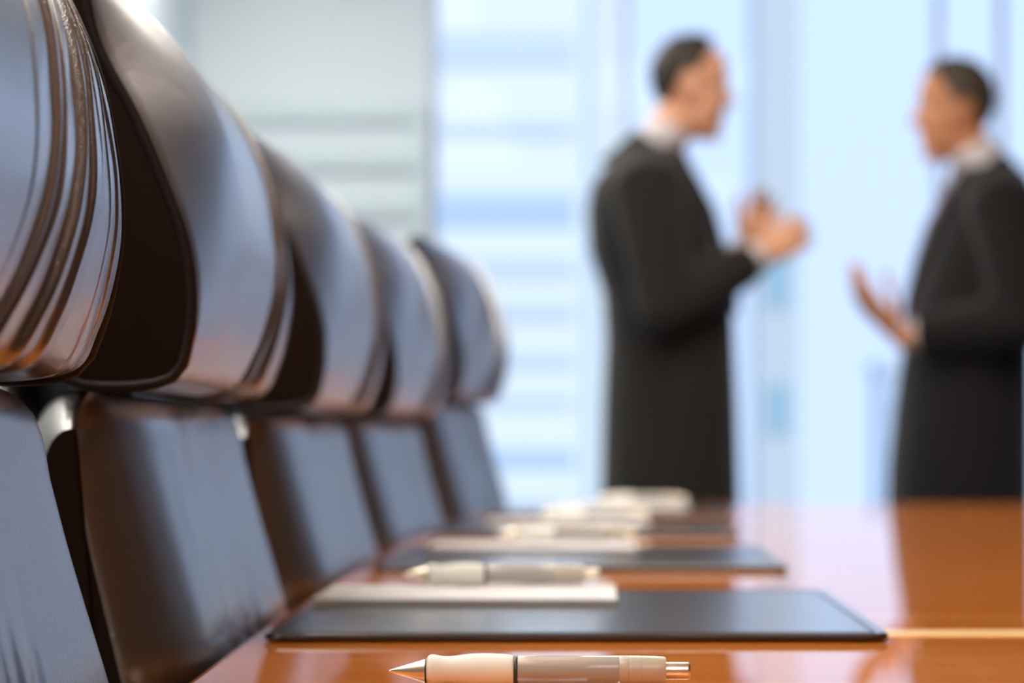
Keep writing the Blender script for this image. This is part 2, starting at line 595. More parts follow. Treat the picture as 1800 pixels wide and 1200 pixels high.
def headrest_mesh():
    NP, NY = 220, 400
    prof = spline([(a, b, 0) for a, b in HEAD], NP, closed=True)
    cx = sum(p.x for p in prof) / NP
    cz = sum(p.y for p in prof) / NP
    nrm = []
    for i in range(NP):
        d = (prof[(i + 1) % NP] - prof[i - 1]).normalized()
        nrm.append(Vector((d.y, -d.x)))
    W = 0.25
    rows = []
    for j in range(NY + 1):
        y = -W + W * j / 100 if j < 100 else W * (j - 100) / 300      # finer where the leather is gathered
        # pillow fullness: thinner to the ends, rounded near the seam
        e = abs(y) / W
        k = 1.0 - 0.015 * e ** 4 - 0.035 * smooth01(0.93, 1.0, e) ** 2
        xb = 0.034 * max(0.0, (e - 0.42) / 0.58) ** 1.8 if y < 0 else 0.009 * e ** 4
        row = []
        for i in range(NP):
            p = prof[i]
            x, z = cx + (p.x - cx) * k, cz + (p.y - cz) * (1 - 0.35 * (1 - k))
            # crease depth on the front: v runs from bottom lip to top
            v = (p.y - 0.895) / 0.23
            x -= xb * smooth01(-0.09, -0.02, p.x) * (0.04 + 1.1 * smooth01(0.87, 1.10, p.y) if y < 0 else 1)
            front = smooth01(-0.075, -0.045, p.x) if p.y < 1.11 else smooth01(-0.09, -0.06, p.x)
            dsp = 0.0
            for c, (y0, dep, wd) in enumerate(CREASE):
                dy = y - y0                 # both lean alike, so the fold runs along the leather's own lines
                a = (0.55 + 0.45 * math.sin(2.2 * v + c)) if c not in (1, 3, 4) else 1.0
                # a leather pleat: slopes gently down to a sharp crease, then a steep lip of the next fold
                if dy < 0:
                    g = -math.exp(dy / (2.6 * wd))
                else:
                    g = -1.0 + 1.25 * smooth01(0, 0.55 * wd, dy)
                    g *= 1 if g < 0 else math.exp(-max(0, dy - 0.55 * wd) / (2.2 * wd))
                dsp += a * dep * g
            # pinched gathers along the lower lip, and loose wrinkles
            lip = math.exp(-((v - 0.02) / 0.16) ** 2)
            dsp += lip * 0.0012 * math.sin(y * 70 + 1.5 * math.sin(y * 31)) * smooth01(-0.05, 0.15, y)
            dsp += 0.0013 * noise.noise(Vector((y * 7 - v * 1.1, v * 1.5, 3.1)))
            dsp += 0.0007 * noise.noise(Vector((y * 38 - v * 6.5, v * 1.2, 9.1))) * smooth01(0.0, 0.12, y)
            dsp *= front * (1 - smooth01(0.985, 1.0, e))
            n = nrm[i]
            row.append((HX + x + n.x * dsp, y + lean(y, v), z + n.y * dsp))
        rows.append(row)
    return rows


BACK_F = [(-0.078, 0.893), (-0.058, 0.890), (-0.047, 0.876), (-0.041, 0.850), (-0.032, 0.815), (-0.021, 0.775), (-0.012, 0.742), (-0.002, 0.70), (0.010, 0.64), (0.018, 0.58), (0.016, 0.50), (0.006, 0.45)]


def backrest_rows():
    NP, NY = 150, 150
    front = spline([(a, b, 0) for a, b in BACK_F], 90)
    ctrl = [(p.x, p.y) for p in front[::6]]
    back = [(-0.03, 0.435), (-0.065, 0.45), (-0.08, 0.52), (-0.083, 0.62), (-0.092, 0.72), (-0.108, 0.81), (-0.115, 0.86), (-0.103, 0.886)]
    prof = spline([(a, b, 0) for a, b in ctrl + back], NP, closed=True)
    cx = sum(p.x for p in prof) / NP
    nrm = []
    for i in range(NP):
        d = (prof[(i + 1) % NP] - prof[i - 1]).normalized()
        nrm.append(Vector((-d.y, d.x)))
    # mid line x as function of z for end rounding
    W = 0.252
    rows = []
    for j in range(NY + 1):
        s = -1 + 2 * j / NY
        s = math.copysign(1 - (1 - abs(s)) ** 1.5, s) if abs(s) > 0 else 0
        e = abs(s)
        y = W * s
        th = (0.56 + 0.44 * max(0.0, 1 - e ** 5.5) ** 0.55) if s < 0 else (0.78 + 0.22 * max(0.0, 1 - e ** 36) ** 0.5)
        dz = 0.022 * max(0, (e - 0.86) / 0.14) ** 2.2       # rounded top corners
        row = []
        for i in range(NP):
            p = prof[i]
            mid = -0.078 + (0.893 - p.y) * 0.12
            x = mid + (p.x - mid) * th
            z = p.y - dz * smooth01(0.70, 0.89, p.y) + dz * smooth01(0.53, 0.44, p.y)
            isf = smooth01(mid, mid + 0.02, p.x)
            v = (p.y - 0.45) / 0.44
            d = 0.0
            for c, (y0, dep, wd) in enumerate([(-0.02, 0.003, 0.010), (0.045, 0.0045, 0.008), (0.072, 0.0035, 0.007), (0.105, 0.0025, 0.010), (-0.09, 0.003, 0.014)]):
                yc = y0 + 0.10 * (v - 0.6) + 0.01 * math.sin(3 * v + c)
                d -= dep * math.exp(-((y - yc) / wd) ** 2) * smooth01(0.86, 0.60, v)
            d += 0.0015 * noise.noise(Vector((y * 14, v * 3, 1.0)))
            d *= isf
            if s < 0:          # the near edge is well rounded off
                d -= 0.022 * isf * max(0.0, (e - 0.52) / 0.48) ** 2
            row.append((HX + x + d, y, z))
        rows.append(row)
    return rows


def make_chair():
    c = thing('conference_chair', 'x', 'chair', (0, 0, 0), 0, 'brown leather chairs along the table')
    rows = headrest_mesh()
    NPn = len(rows[0])
    h = MB().grid(rows, close_u=True).build('headrest', M['leather'], c, angle=180)
    for ring, sgn in ((rows[0], -1), (rows[-1], 1)):
        cxr = sum(p[0] for p in ring) / NPn
        czr = sum(p[2] for p in ring) / NPn
        rr = []
        for s in range(9):
            t = s / 8
            k = (1 - t) * 0.985 + 0.0
            rr.append([(cxr + (p[0] - cxr) * k, p[1] + sgn * 0.006 * math.sin(t * math.pi / 2), czr + (p[2] - czr) * k) for p in ring])
        m = MB().grid(rr, close_u=True)
        m.build('side_panel', M['side'], h, angle=180)
        pr = [Vector(p) for p in ring[::4]]
        seg = 8
        rws = []
        for i, p in enumerate(pr):
            t = (pr[(i + 1) % len(pr)] - pr[i - 1]).normalized()
            a = Vector((0, 1, 0))
            b = t.cross(a)
            rws.append([p + (a * math.cos(2 * math.pi * k / seg) + b * math.sin(2 * math.pi * k / seg)) * 0.0032 for k in range(seg)])
        MB().grid(rws, close_u=True, close_v=True).build('piping', M['piping'], h, angle=180)
    br = backrest_rows()
    bk = MB().grid(br, close_u=True).build('backrest', M['leather'], c, angle=180)
    for ring, sgn in ((br[0], -1), (br[-1], 1)):
        cxr = sum(p[0] for p in ring) / len(ring)
        czr = sum(p[2] for p in ring) / len(ring)
        rr = [[(cxr + (p[0] - cxr) * k, p[1] + sgn * 0.004 * (1 - k), czr + (p[2] - czr) * k) for p in ring] for k in (1.0, 0.95, 0.7, 0.4, 0.0)]
        MB().grid(rr, close_u=True).build('side_panel', M['side'], bk, angle=180)
    # rear shell carrying both cushions
    sh = []
    for (x, z, hw) in [(-0.088, 0.44, 0.17), (-0.098, 0.55, 0.20), (-0.103, 0.68, 0.215), (-0.118, 0.80, 0.215), (-0.126, 0.90, 0.205), (-0.127, 1.0, 0.19), (-0.120, 1.06, 0.15)]:
        sh.append([(HX + x + 0.013 * math.sin(t), hw * math.copysign(abs(math.cos(t)) ** 0.3, math.cos(t)), z) for t in [2 * math.pi * k / 32 for k in range(32)]])
    m = MB().grid(sh, close_u=True)
    m.cap(sh[0])
    m.cap(sh[-1], True)
    m.build('back_shell', M['leather'], c, angle=60)
    # seat cushion
    srows = []
    for i in range(25):
        a = -math.pi / 2 + math.pi * i / 24
        z = 0.445 + 0.055 * math.copysign(abs(math.sin(a)) ** 0.7, math.sin(a))
        k = max(abs(math.cos(a)) ** 0.35, 0.02)
        ring = []
        for q in range(64):
            t = 2 * math.pi * q / 64
            ct, s_ = math.cos(t), math.sin(t)
            ring.append((0.02 + 0.245 * k * math.copysign(abs(ct) ** 0.45, ct), 0.245 * k * math.copysign(abs(s_) ** 0.45, s_), z))
        srows.append(ring)
    MB().grid(srows, close_u=True).build('seat', M['leather'], c, angle=180)
    MB().box(-0.2, 0.2, -0.16, 0.16, 0.365, 0.395, 0.008).build('seat_plate', M['black'], c)
    MB().lathe([(0.09, 0.0), (0.09, 0.032), (0.20, 0.032), (0.205, 0.026), (0.22, 0.020), (0.365, 0.020), (0.365, 0)], seg=24).build('gas_column', M['chrome'], c)
    for k in range(5):
        a = 2 * math.pi * k / 5 + 0.3
        d = Vector((math.cos(a), math.sin(a), 0))
        MB().tube([d * 0.02 + Vector((0, 0, 0.12)), d * 0.15 + Vector((0, 0, 0.108)), d * 0.29 + Vector((0, 0, 0.085))], [(0.026, 0.022), (0.021, 0.018), (0.015, 0.012)], 12).build('base_arm', M['chrome'], c)
        n = Vector((-d.y, d.x, 0))
        ca = MB()
        for sg in (-1, 1):
            cw = MB().lathe([(-0.009, 0), (-0.009, 0.022), (-0.006, 0.0275), (0.006, 0.0275), (0.009, 0.022), (0.009, 0)], 'Y', (0, 0, 0), 20)
            q = Matrix.Rotation(a, 4, 'Z')
            ce = d * 0.29 + n * 0.014 * sg + Vector((0, 0, 0.0275))
            cw.xf(lambda p: (q @ p) + ce)
            ca.add(cw.v, cw.f)
        ca.tube([d * 0.29 + Vector((0, 0, 0.025)), d * 0.29 + Vector((0, 0, 0.088))], 0.006, 8)
        ca.build('caster', M['black'], c)
    return c


CH = [  # label, bulge X, centre Y, turn, lift
    ('brown leather high-back chair in sharp focus, pleated headrest filling the left edge', -0.2190, 0.945, 0.0, 0.0),
    ('brown leather high-back chair directly behind the sharply focused one, level with the first desk pad', -0.2130, 1.605, 1.6, 0.0),
    ('brown leather chair in the middle of the row, level with the second desk pad', -0.2145, 2.335, -0.3, -0.004),
    ('blurred brown leather chair second from the window end of the row', -0.2015, 3.065, -3.0, -0.002),
    ('blurred brown leather chair at the window end of the row, headrest dark against the window', -0.158, 3.80, -5.0, 0.028),
]
proto = make_chair()
for i, (lab, bx, cy, rz, lift) in enumerate(CH):
    o = proto if i == 0 else copy_tree(proto)
    o['label'] = lab
    a = R(rz)
    # bulge centre stays at (bx, cy) after the turn about the column
    o.location = (bx - HX * math.cos(a), cy - HX * math.sin(a), 0)
    o.rotation_euler = (0, 0, a)
    if lift:
        for ch in o.children:
            nm = ch.name.split('.')[0]
            if nm in ('headrest', 'backrest', 'back_shell', 'seat', 'seat_plate'):
                ch.location.z += lift


# ------------------------------------------------------------------ desk pads, notepads, pens
def rounded_slab(x0, x1, y0, y1, z0, z1, rc, be):
    pts = []
    for (cx, cy, a0) in ((x1 - rc, y1 - rc, 0), (x0 + rc, y1 - rc, 90), (x0 + rc, y0 + rc, 180), (x1 - rc, y0 + rc, 270)):
        for k in range(7):
            a = R(a0 + 15 * k)
            pts.append((cx, cy, rc, math.cos(a), math.sin(a)))
    rows = []
    for (ins, z) in ((be, z0), (0, z0 + be), (0, z1 - be), (be * 0.35, z1 - be * 0.35), (be, z1)):
        rows.append([(cx + (r - ins) * c, cy + (r - ins) * s, z) for (cx, cy, r, c, s) in pts])
    m = MB().grid(rows, close_u=True)
    n = len(pts)
    m.add(rows[0], [tuple(range(n))])
    m.add(rows[-1], [tuple(range(n))])
    return m


PAD_T = 0.005
pad0 = thing('desk_pad', 'x', 'desk pad', (0, 0, TOP), 0, 'dark leather desk pads')
rounded_slab(-0.178, 0.178, -0.2, 0.2, 0.0, PAD_T, 0.012, 0.0016).build('pad_body', M['pad'], pad0, angle=20)
st = MB()
for (a, b_, c, d) in ((-0.170, 0.170, -0.192, -0.191), (-0.170, 0.170, 0.191, 0.192), (-0.170, -0.169, -0.191, 0.191), (0.169, 0.170, -0.191, 0.191)):
    st.box(a, b_, c, d, PAD_T - 0.0002, PAD_T + 0.0003)
st.build('stitching', M['piping'], pad0, smooth=False)
PADS = [(-0.012, 1.60, 'large dark leather desk pad nearest the sharp white pen on the table'),
        (-0.0135, 2.33, 'dark leather desk pad just behind the one nearest the sharp pen'),
        (-0.012, 3.06, 'blurred dark leather desk pad third along the table from the sharp pen'),
        (0.034, 3.79, 'blurred dark leather desk pad at the far window end of the table')]
for i, (x, y, lab) in enumerate(PADS):
    o = pad0 if i == 0 else copy_tree(pad0)
    o.location = (x, y, TOP + 0.0003)
    o.rotation_euler = (0, 0, R(-5.0) if i == 3 else 0.0)
    o['label'] = lab

NP_T = 0.0045
note0 = thing('notepad', 'x', 'notepad', (0, 0, 0), 0, 'white notepads on the desk pads')
MB().box(-0.1, 0.1, -0.075, 0.075, 0.0008, NP_T, 0.0004, 1).build('paper_block', M['paper'], note0, smooth=False)
MB().box(-0.1, 0.1, -0.075, 0.075, 0, 0.0008).build('backing_card', M['card'], note0, smooth=False)
MB().box(-0.1005, -0.088, -0.0755, 0.0755, 0.0003, NP_T + 0.0003, 0.0002, 1).build('binding_strip', M['binding'], note0, smooth=False)
NOTES = [(-0.087, 1.700, 0.3, 'white notepad on the nearest desk pad, under a pen'),
         (-0.062, 2.445, -0.5, 'white notepad on the second desk pad, behind the brightest notepad'),
         (-0.036, 3.13, 0.5, 'blurred white notepad on the third desk pad along the table'),
         (0.040, 3.83, -4.0, 'blurred cream notepad on the farthest desk pad, before the men')]
for i, (x, y, rz, lab) in enumerate(NOTES):
    o = note0 if i == 0 else copy_tree(note0)
    o.location = (x, y, TOP + PAD_T + 0.0007)
    o.rotation_euler = (0, 0, R(rz))
    o['label'] = lab


def make_pen():
    k = 2.637e-4
    p = thing('pen', 'x', 'pen', (0, 0, 0), 0, 'white and clear ballpoint pens')
    X = lambda px: (px - 949) * k
    RR = lambda r: r * k
    def part(name, prof, m, parent, seg=40, angle=50):
        return MB().lathe([(X(a), RR(r)) for a, r in prof], 'X', (0, 0, 0), seg).build(name, m, parent, angle=angle)
    tip = part('tip_cone', [(686, 0), (686, 2.2), (688, 3.2), (700, 6.8), (746, 20.5), (748, 21), (748, 0)], M['pen_metal'], p)
    part('ball_point', [(683.5, 0), (684, 1.3), (687, 1.8), (687, 0)], M['chrome'], tip, 16)
    part('collar', [(747, 0), (747, 21.8), (751, 22), (751, 0)], M['pen_ring'], p)
    gp = [(750, 0), (750, 22)]
    gs = spline([(750, 22, 0), (752, 26, 0), (757, 29, 0), (764, 28.6, 0), (778, 26.2, 0), (790, 26.0, 0), (806, 27.6, 0), (825, 30, 0), (850, 31, 0), (875, 30.4, 0), (893, 28.9, 0), (901, 27.2, 0), (903, 25, 0)], 50)
    gp += [(q.x, q.y) for q in gs] + [(903, 0)]
    part('grip', gp, M['grip'], p)
    part('ring', [(903, 0), (903, 25.5), (904, 26.5), (909, 26.5), (910, 25.5), (910, 0)], M['pen_ring'], p)
    part('barrel', [(910, 0), (910, 26.5), (912, 27.3), (1086, 27.3), (1088, 26.8), (1088, 0)], M['pen_clear'], p)
    part('refill', [(912, 0), (912, 9), (1030, 9), (1032, 15), (1086, 15), (1086, 0)], M['pen_core'], p, 20)
    part('cap_sleeve', [(1088, 0), (1088, 26.6), (1089, 27.2), (1103, 27.2), (1103.6, 26.4), (1104.4, 26.4), (1105, 27.2), (1126, 26.8), (1126.6, 26), (1127.4, 26), (1128, 26.8), (1150, 26.2), (1167, 25), (1170, 23.5), (1170.5, 0)], M['pen_cap'], p)
    part('push_button', [(1170, 0), (1170, 15.3), (1208, 15.3), (1212, 14), (1213, 12), (1213.5, 0)], M['pen_metal'], p)
    # clip lying along the far side
    c = MB().box(X(1060), X(1160), RR(28.5), RR(31.5), -RR(7), RR(7), RR(1.2))
    c.box(X(1148), X(1160), RR(24), RR(30), -RR(6), RR(6), RR(1))
    c.build('clip', M['pen_metal'], p)
    return p


PR = 31 * 2.637e-4
ON = TOP + PAD_T + 0.0007 + NP_T
pen0 = make_pen()
PENS = [(-0.0265, 1.147, TOP, 0.25, 'sharp white gripped ballpoint pen lying on the bare wood in front of the desk pads'),
        (-0.068, 1.762, ON, 0.0, 'blurred pen lying on the notepad of the nearest desk pad'),
        (-0.030, 2.49, ON, 0.8, 'blurred pen lying on the notepad of the second desk pad'),
        (-0.004, 3.17, ON, -0.6, 'blurred pen on the notepad of the third desk pad along the table'),
        (0.068, 3.86, ON, 0.4, 'very blurred pen on the farthest notepad, in front of the man with hands raised')]
for i, (x, y, z, rz, lab) in enumerate(PENS):
    o = pen0 if i == 0 else copy_tree(pen0)
    o.location = (x, y, z + PR)
    o.rotation_euler = (0, 0, R(rz))
    o['label'] = lab


# ------------------------------------------------------------------ people
def hand(mb, wrist, fwd, normal, side, curl=0.5, spread=0.10, thumb=0.6, s=1.0, fat=1.0):
    """wrist -> knuckles along fwd; normal points out of the back of the hand; side = direction of the thumb"""
    W = Vector(wrist)
    f = Vector(fwd).normalized()
    n = Vector(normal)
    n = (n - f * n.dot(f)).normalized()
    t = Vector(side)
    t = (t - f * t.dot(f) - n * t.dot(n)).normalized()
    L = 0.095 * s
    mb.tube([W - f * 0.03, W, W + f * 0.03 * s, W + f * 0.07 * s, W + f * L], [(0.026, 0.021), (0.028, 0.019), (0.037, 0.018), (0.042, 0.016), (0.040, 0.012)], 14, up=n)
    for k, (off, ln, r) in enumerate(((0.031, 0.072, 0.0088), (0.0105, 0.080, 0.0092), (-0.0105, 0.074, 0.0088), (-0.031, 0.058, 0.0078))):
        r *= fat
        p = W + f * (L - 0.006 - 0.004 * abs(k - 1)) + t * off
        d = (f + t * (off / 0.031) * spread).normalized()
        for seg, fr in enumerate((0.45, 0.32, 0.26)):
            ang = curl * (0.55 + 0.35 * seg) * (1 + 0.12 * k)
            dd = (d * math.cos(ang) - n * math.sin(ang)).normalized()
            q = p + dd * ln * fr * s
            mb.capsule(p, q, r * (1 - 0.07 * seg), r * (1 - 0.07 * (seg + 1)), 10)
            p, d = q, (d * math.cos(ang * 0.9) - n * math.sin(ang * 0.9)).normalized()
    p = W + f * 0.028 * s + t * 0.026 - n * 0.006
    for seg, (ln, r) in enumerate(((0.042, 0.0125), (0.032, 0.0105), (0.026, 0.0092))):
        a = thumb * (1 - 0.3 * seg)
        dd = (f * math.cos(a) + t * math.sin(a) - n * 0.35).normalized()
        q = p + dd * ln * s
        mb.capsule(p, q, r, r * 0.9, 10)
        p = q


def make_person(label, loc, mirror, head_off, SECT, arms, hands, mats, head_pitch=0.0, head_yaw=0.0, group=None):
    """built facing +X; mirror turns the figure round to face -X (a half turn about the vertical axis)"""
    P = thing('person', label, 'person', loc, math.pi if mirror else 0.0)
    S = mats['head']
    hr = Matrix.Rotation(head_yaw, 3, 'Z') @ Matrix.Rotation(head_pitch, 3, 'Y')
    HC = Vector(head_off)

    def hp(x, y, z):
        return HC + hr @ Vector((x * S, y * S, z * S))
    body = MB()
    # head
    body.ell(hp(-0.012, 0, 0.052), (0.098 * S, 0.079 * S, 0.103 * S), hr, 28, 18)
    body.ell(hp(0.030, 0, -0.02), (0.066 * S, 0.064 * S, 0.105 * S), hr, 24, 16)
    body.ell(hp(0.036, 0, 0.075), (0.060 * S, 0.066 * S, 0.055 * S), hr, 20, 12)
    body.ell(hp(0.020, 0, -0.065), (0.062 * S, 0.058 * S, 0.050 * S), hr, 20, 12)
    body.ell(hp(0.066, 0, -0.103), (0.026 * S, 0.028 * S, 0.022 * S), hr, 14, 10)
    body.tube([hp(0.088, 0, 0.035), hp(0.098, 0, 0.012), hp(0.112, 0, -0.012), hp(0.112, 0, -0.022)], [0.009 * S, 0.011 * S, 0.014 * S, 0.011 * S], 10)
    for sg in (-1, 1):
        body.ell(hp(0.098, sg * 0.012, -0.019), (0.011 * S, 0.010 * S, 0.009 * S), hr, 10, 8)
        body.tube([hp(0.088, sg * 0.012, 0.042), hp(0.086, sg * 0.035, 0.047), hp(0.066, sg * 0.055, 0.040)], 0.010 * S, 8)
        body.ell(hp(0.066, sg * 0.040, -0.012), (0.022 * S, 0.022 * S, 0.02 * S), hr, 12, 8)
        body.ell(hp(-0.008, sg * 0.080, 0.005), (0.020 * S, 0.009 * S, 0.034 * S), hr, 14, 10)
        body.ell(hp(-0.002, sg * 0.081, -0.022), (0.011 * S, 0.008 * S, 0.013 * S), hr, 10, 8)
    body.tube([hp(0.070, -0.026, -0.055), hp(0.092, 0, -0.050), hp(0.070, 0.026, -0.055)], [0.006 * S, 0.010 * S, 0.006 * S], 8)
    body.tube([hp(0.070, -0.024, -0.069), hp(0.090, 0, -0.068), hp(0.070, 0.024, -0.069)], [0.006 * S, 0.010 * S, 0.006 * S], 8)
    # neck and trunk
    nb = Vector((SECT[-2][1] - 0.005, 0, SECT[-2][0] - 0.03))
    nt_ = hp(-0.02, 0, -0.05)
    body.tube([nb, nb.lerp(nt_, 0.5) + Vector((0, 0, 0)), nt_], [0.062, 0.056, 0.054], 18)

    def section_tube(mb, sects, grow=0.0, n=44, p=2.3):
        rows = []
        for (z, cx, rx, ry) in sects:
            ring = []
            for k in range(n):
                t = 2 * math.pi * k / n
                c, s = math.cos(t), math.sin(t)
                ring.append((cx + (rx + grow) * math.copysign(abs(c) ** (2 / p), c), (ry + grow) * math.copysign(abs(s) ** (2 / p), s), z))
            rows.append(ring)
        mb.grid(rows, close_u=True)
        mb.cap(rows[0], True)
        mb.cap(rows[-1])
    trunk = [(z, cx, rx - 0.02, ry - 0.02) for (z, cx, rx, ry) in SECT[:-1] if z > 0.85]
    section_tube(body, [(0.80, 0.0, 0.12, 0.165)] + trunk)
    for sg in (-1, 1):
        body.tube([(0.0, sg * 0.09, 0.92), (0.0, sg * 0.095, 0.80), (0.005, sg * 0.10, 0.50), (-0.01, sg * 0.10, 0.32), (-0.015, sg * 0.10, 0.09)], [0.085, 0.082, 0.052, 0.053, 0.037], 18)
        body.tube([(-0.06, sg * 0.10, 0.05), (0.0, sg * 0.10, 0.055), (0.10, sg * 0.11, 0.04), (0.16, sg * 0.115, 0.03)], [(0.028, 0.03), (0.035, 0.04), (0.038, 0.025), (0.03, 0.015)], 14)
    jacket = MB()
    section_tube(jacket, SECT[:-1])
    cuffs = []
    for a in arms:
        sh, el, wr = (Vector(q) for q in a)
        body.tube([sh, sh.lerp(el, 0.5), el, el.lerp(wr, 0.35), wr], [0.055, 0.048, 0.041, 0.042, 0.027], 16)
        inw = Vector((sh.x, sh.y * 0.55, sh.z + 0.03))
        end = el.lerp(wr, mats['sleeve'])
        jacket.tube([inw, sh, sh.lerp(el, 0.45), el + (el - sh).normalized() * 0.0, el.lerp(wr, 0.22), el.lerp(wr, 0.55), end], [0.085, 0.084, 0.073, 0.066, 0.066, 0.058, 0.048], 22)
        jacket.ell(el, (0.066, 0.066, 0.066))
        cuffs.append((el.lerp(wr, mats['sleeve'] - 0.06), el.lerp(wr, mats['cuff'])))
    for hargs in hands:
        hand(body, **hargs)
    body.build('body', mats['skin'], P, remesh=0.0052, relax=2)
    jk = jacket.build('jacket', mats['suit'], P, remesh=0.009, relax=7)
    for (a, b_) in cuffs:
        MB().tube([a, a.lerp(b_, 0.6), b_], [0.046, 0.042, 0.040], 20).build('shirt_cuff', M['shirt'], P)

    def fx(y, z, p=2.3):
        for s0, s1 in zip(SECT, SECT[1:]):
            if s0[0] <= z <= s1[0]:
                t = (z - s0[0]) / (s1[0] - s0[0])
                cx, rx, ry = (s0[i] + (s1[i] - s0[i]) * t for i in (1, 2, 3))
                return cx + rx * max(0.0, 1 - (abs(y) / ry) ** p) ** (1 / p)
        return SECT[-1][1] + SECT[-1][2]
    zc = SECT[-2][0]
    zb = 1.17
    # shirt front: a V between the lapels
    rows = []
    for i in range(15):
        t = i / 14
        z = zb + (zc - 0.005 - zb) * t
        hw = 0.006 + 0.062 * t
        rows.append([(fx(hw * s, z) + 0.0035, hw * s, z) for s in [-1, -0.75, -0.5, -0.25, 0, 0.25, 0.5, 0.75, 1]])
    v = MB().grid(rows)
    o = v.build('shirt_front', M['shirt'], P)
    md = o.modifiers.new('t', 'SOLIDIFY')
    md.thickness = 0.006
    md.offset = 0
    for sg in (-1, 1):
        rows = []
        for i in range(15):
            t = i / 14
            z = zb - 0.01 + (zc + 0.004 - zb) * t
            a = 0.004 + 0.060 * t
            b_ = a + 0.012 + 0.055 * (math.sin(min(t * 1.25, 1) * math.pi * 0.62) if t < 0.8 else math.sin(0.62 * math.pi) * (1 - (t - 0.8) * 2.2))
            rows.append([(fx(sg * (a + (b_ - a) * s), z) + 0.009 - 0.003 * s, sg * (a + (b_ - a) * s), z) for s in (0, 0.33, 0.66, 1)])
        o = MB().grid(rows).build('lapel', mats['suit'], jk)
        md = o.modifiers.new('t', 'SOLIDIFY')
        md.thickness = 0.006
        md.offset = 0
    # tie with its knot
    rows = []
    for i in range(16):
        t = i / 15
        z = zc + 0.004 + (zb - 0.02 - zc) * t
        hw = 0.014 + 0.022 * t
        rows.append([(fx(hw * s, z) + 0.010 - 0.004 * abs(s), hw * s, z) for s in (-1, -0.5, 0, 0.5, 1)])
    o = MB().grid(rows).build('tie', mats['tie'], P)
    md = o.modifiers.new('t', 'SOLIDIFY')
    md.thickness = 0.006
    md.offset = 0
    MB().ell((fx(0, zc) + 0.003, 0, zc + 0.006), (0.013, 0.018, 0.018)).build('tie_knot', mats['tie'], o)
    # shirt collar and the jacket's collar round it: bands that stand higher at the nape than at the throat
    c0 = Vector((SECT[-2][1] + 0.004, 0, zc))
    c1 = hp(-0.02, 0, -0.06)

    def band(r0, r1, lo_f, lo_b, hi_f, hi_b, gap=0.0):
        rows = []
        for t in (0.0, 0.33, 0.66, 1.0):
            ring = []
            for k in range(41):
                q = gap + (2 * math.pi - 2 * gap) * k / 40
                b_ = (1 - math.cos(q)) / 2
                lo, hi = lo_f + (lo_b - lo_f) * b_, hi_f + (hi_b - hi_f) * b_
                z = lo + (hi - lo) * t
                c = c0.lerp(c1, (z - c0.z) / (c1.z - c0.z))
                r = r0 + (r1 - r0) * t
                ring.append((c.x + r * math.cos(q), r * math.sin(q), z))
            rows.append(ring)
        return MB().grid(rows)
    for (nm, mt, par, args) in (('shirt_collar', M['shirt'], P, (0.076, 0.064, zc - 0.025, zc - 0.01, zc + 0.030, zc + 0.072)),
                                ('jacket_collar', mats['suit'], jk, (0.086, 0.074, zc - 0.06, zc - 0.03, zc - 0.025, zc + 0.040, 0.45))):
        o = band(*args).build(nm, mt, par, angle=70)
        md = o.modifiers.new('t', 'SOLIDIFY')
        md.thickness = 0.006
        md.offset = 0
    # trousers
    tr = MB()
    section_tube(tr, [(0.80, 0.0, 0.12, 0.175), (0.90, 0.0, 0.135, 0.18), (1.0, 0.0, 0.13, 0.17)])
    for sg in (-1, 1):
        tr.tube([(0.0, sg * 0.085, 0.90), (0.0, sg * 0.092, 0.78), (0.005, sg * 0.10, 0.50), (-0.008, sg * 0.10, 0.3), (0.0, sg * 0.10, 0.06)], [(0.095, 0.11), (0.09, 0.105), (0.075, 0.08), (0.073, 0.075), (0.075, 0.08)], 22, up=(1, 0, 0))
    tr.build('trousers', mats['suit'], P, remesh=0.012, relax=3)
    for sg in (-1, 1):
        rows = []
        for (x, hw, h, y) in ((-0.095, 0.012, 0.05, 0.10), (-0.088, 0.028, 0.075, 0.10), (-0.05, 0.036, 0.085, 0.10), (0.0, 0.038, 0.082, 0.10), (0.06, 0.042, 0.060, 0.105), (0.12, 0.047, 0.046, 0.11), (0.17, 0.043, 0.038, 0.115), (0.20, 0.028, 0.032, 0.117), (0.212, 0.01, 0.024, 0.118)):
            rows.append([(x, sg * y + hw * math.cos(q), max(0.0, h * 0.5 + h * 0.62 * math.sin(q))) for q in [2 * math.pi * k / 20 for k in range(20)]])
        m = MB().grid(rows, close_u=True)
        m.cap(rows[0])
        m.cap(rows[-1], True)
        m.build('shoe', M['shoe'], P, angle=70)
    # hair: a cap following the skull, cut away at face, ears and nape
    rows_h = []
    nu, nv = 160, 90
    hm = MB()
    vs, keep = [], {}
    for i in range(nv + 1):
        ph = -math.pi * 0.28 + (math.pi * 0.78) * i / nv
        for j in range(nu):
            th = 2 * math.pi * j / nu
            cp = max(math.cos(ph), 1e-4)
            d = Vector((cp * math.cos(th), cp * math.sin(th), math.sin(ph)))
            # union of skull and forehead ellipsoids along this direction from the skull centre
            r1 = 1 / math.sqrt((d.x / 0.1035) ** 2 + (d.y / 0.0845) ** 2 + (d.z / 0.1085) ** 2)
            q = d * r1
            q.x -= 0.012
            q.z += 0.052
            if d.z > 0.35 and d.x > 0:
                q.x += 0.016 * d.x
                q.z += 0.004
            q *= 1 + 0.012 * noise.noise(q * 40)
            vs.append(q)
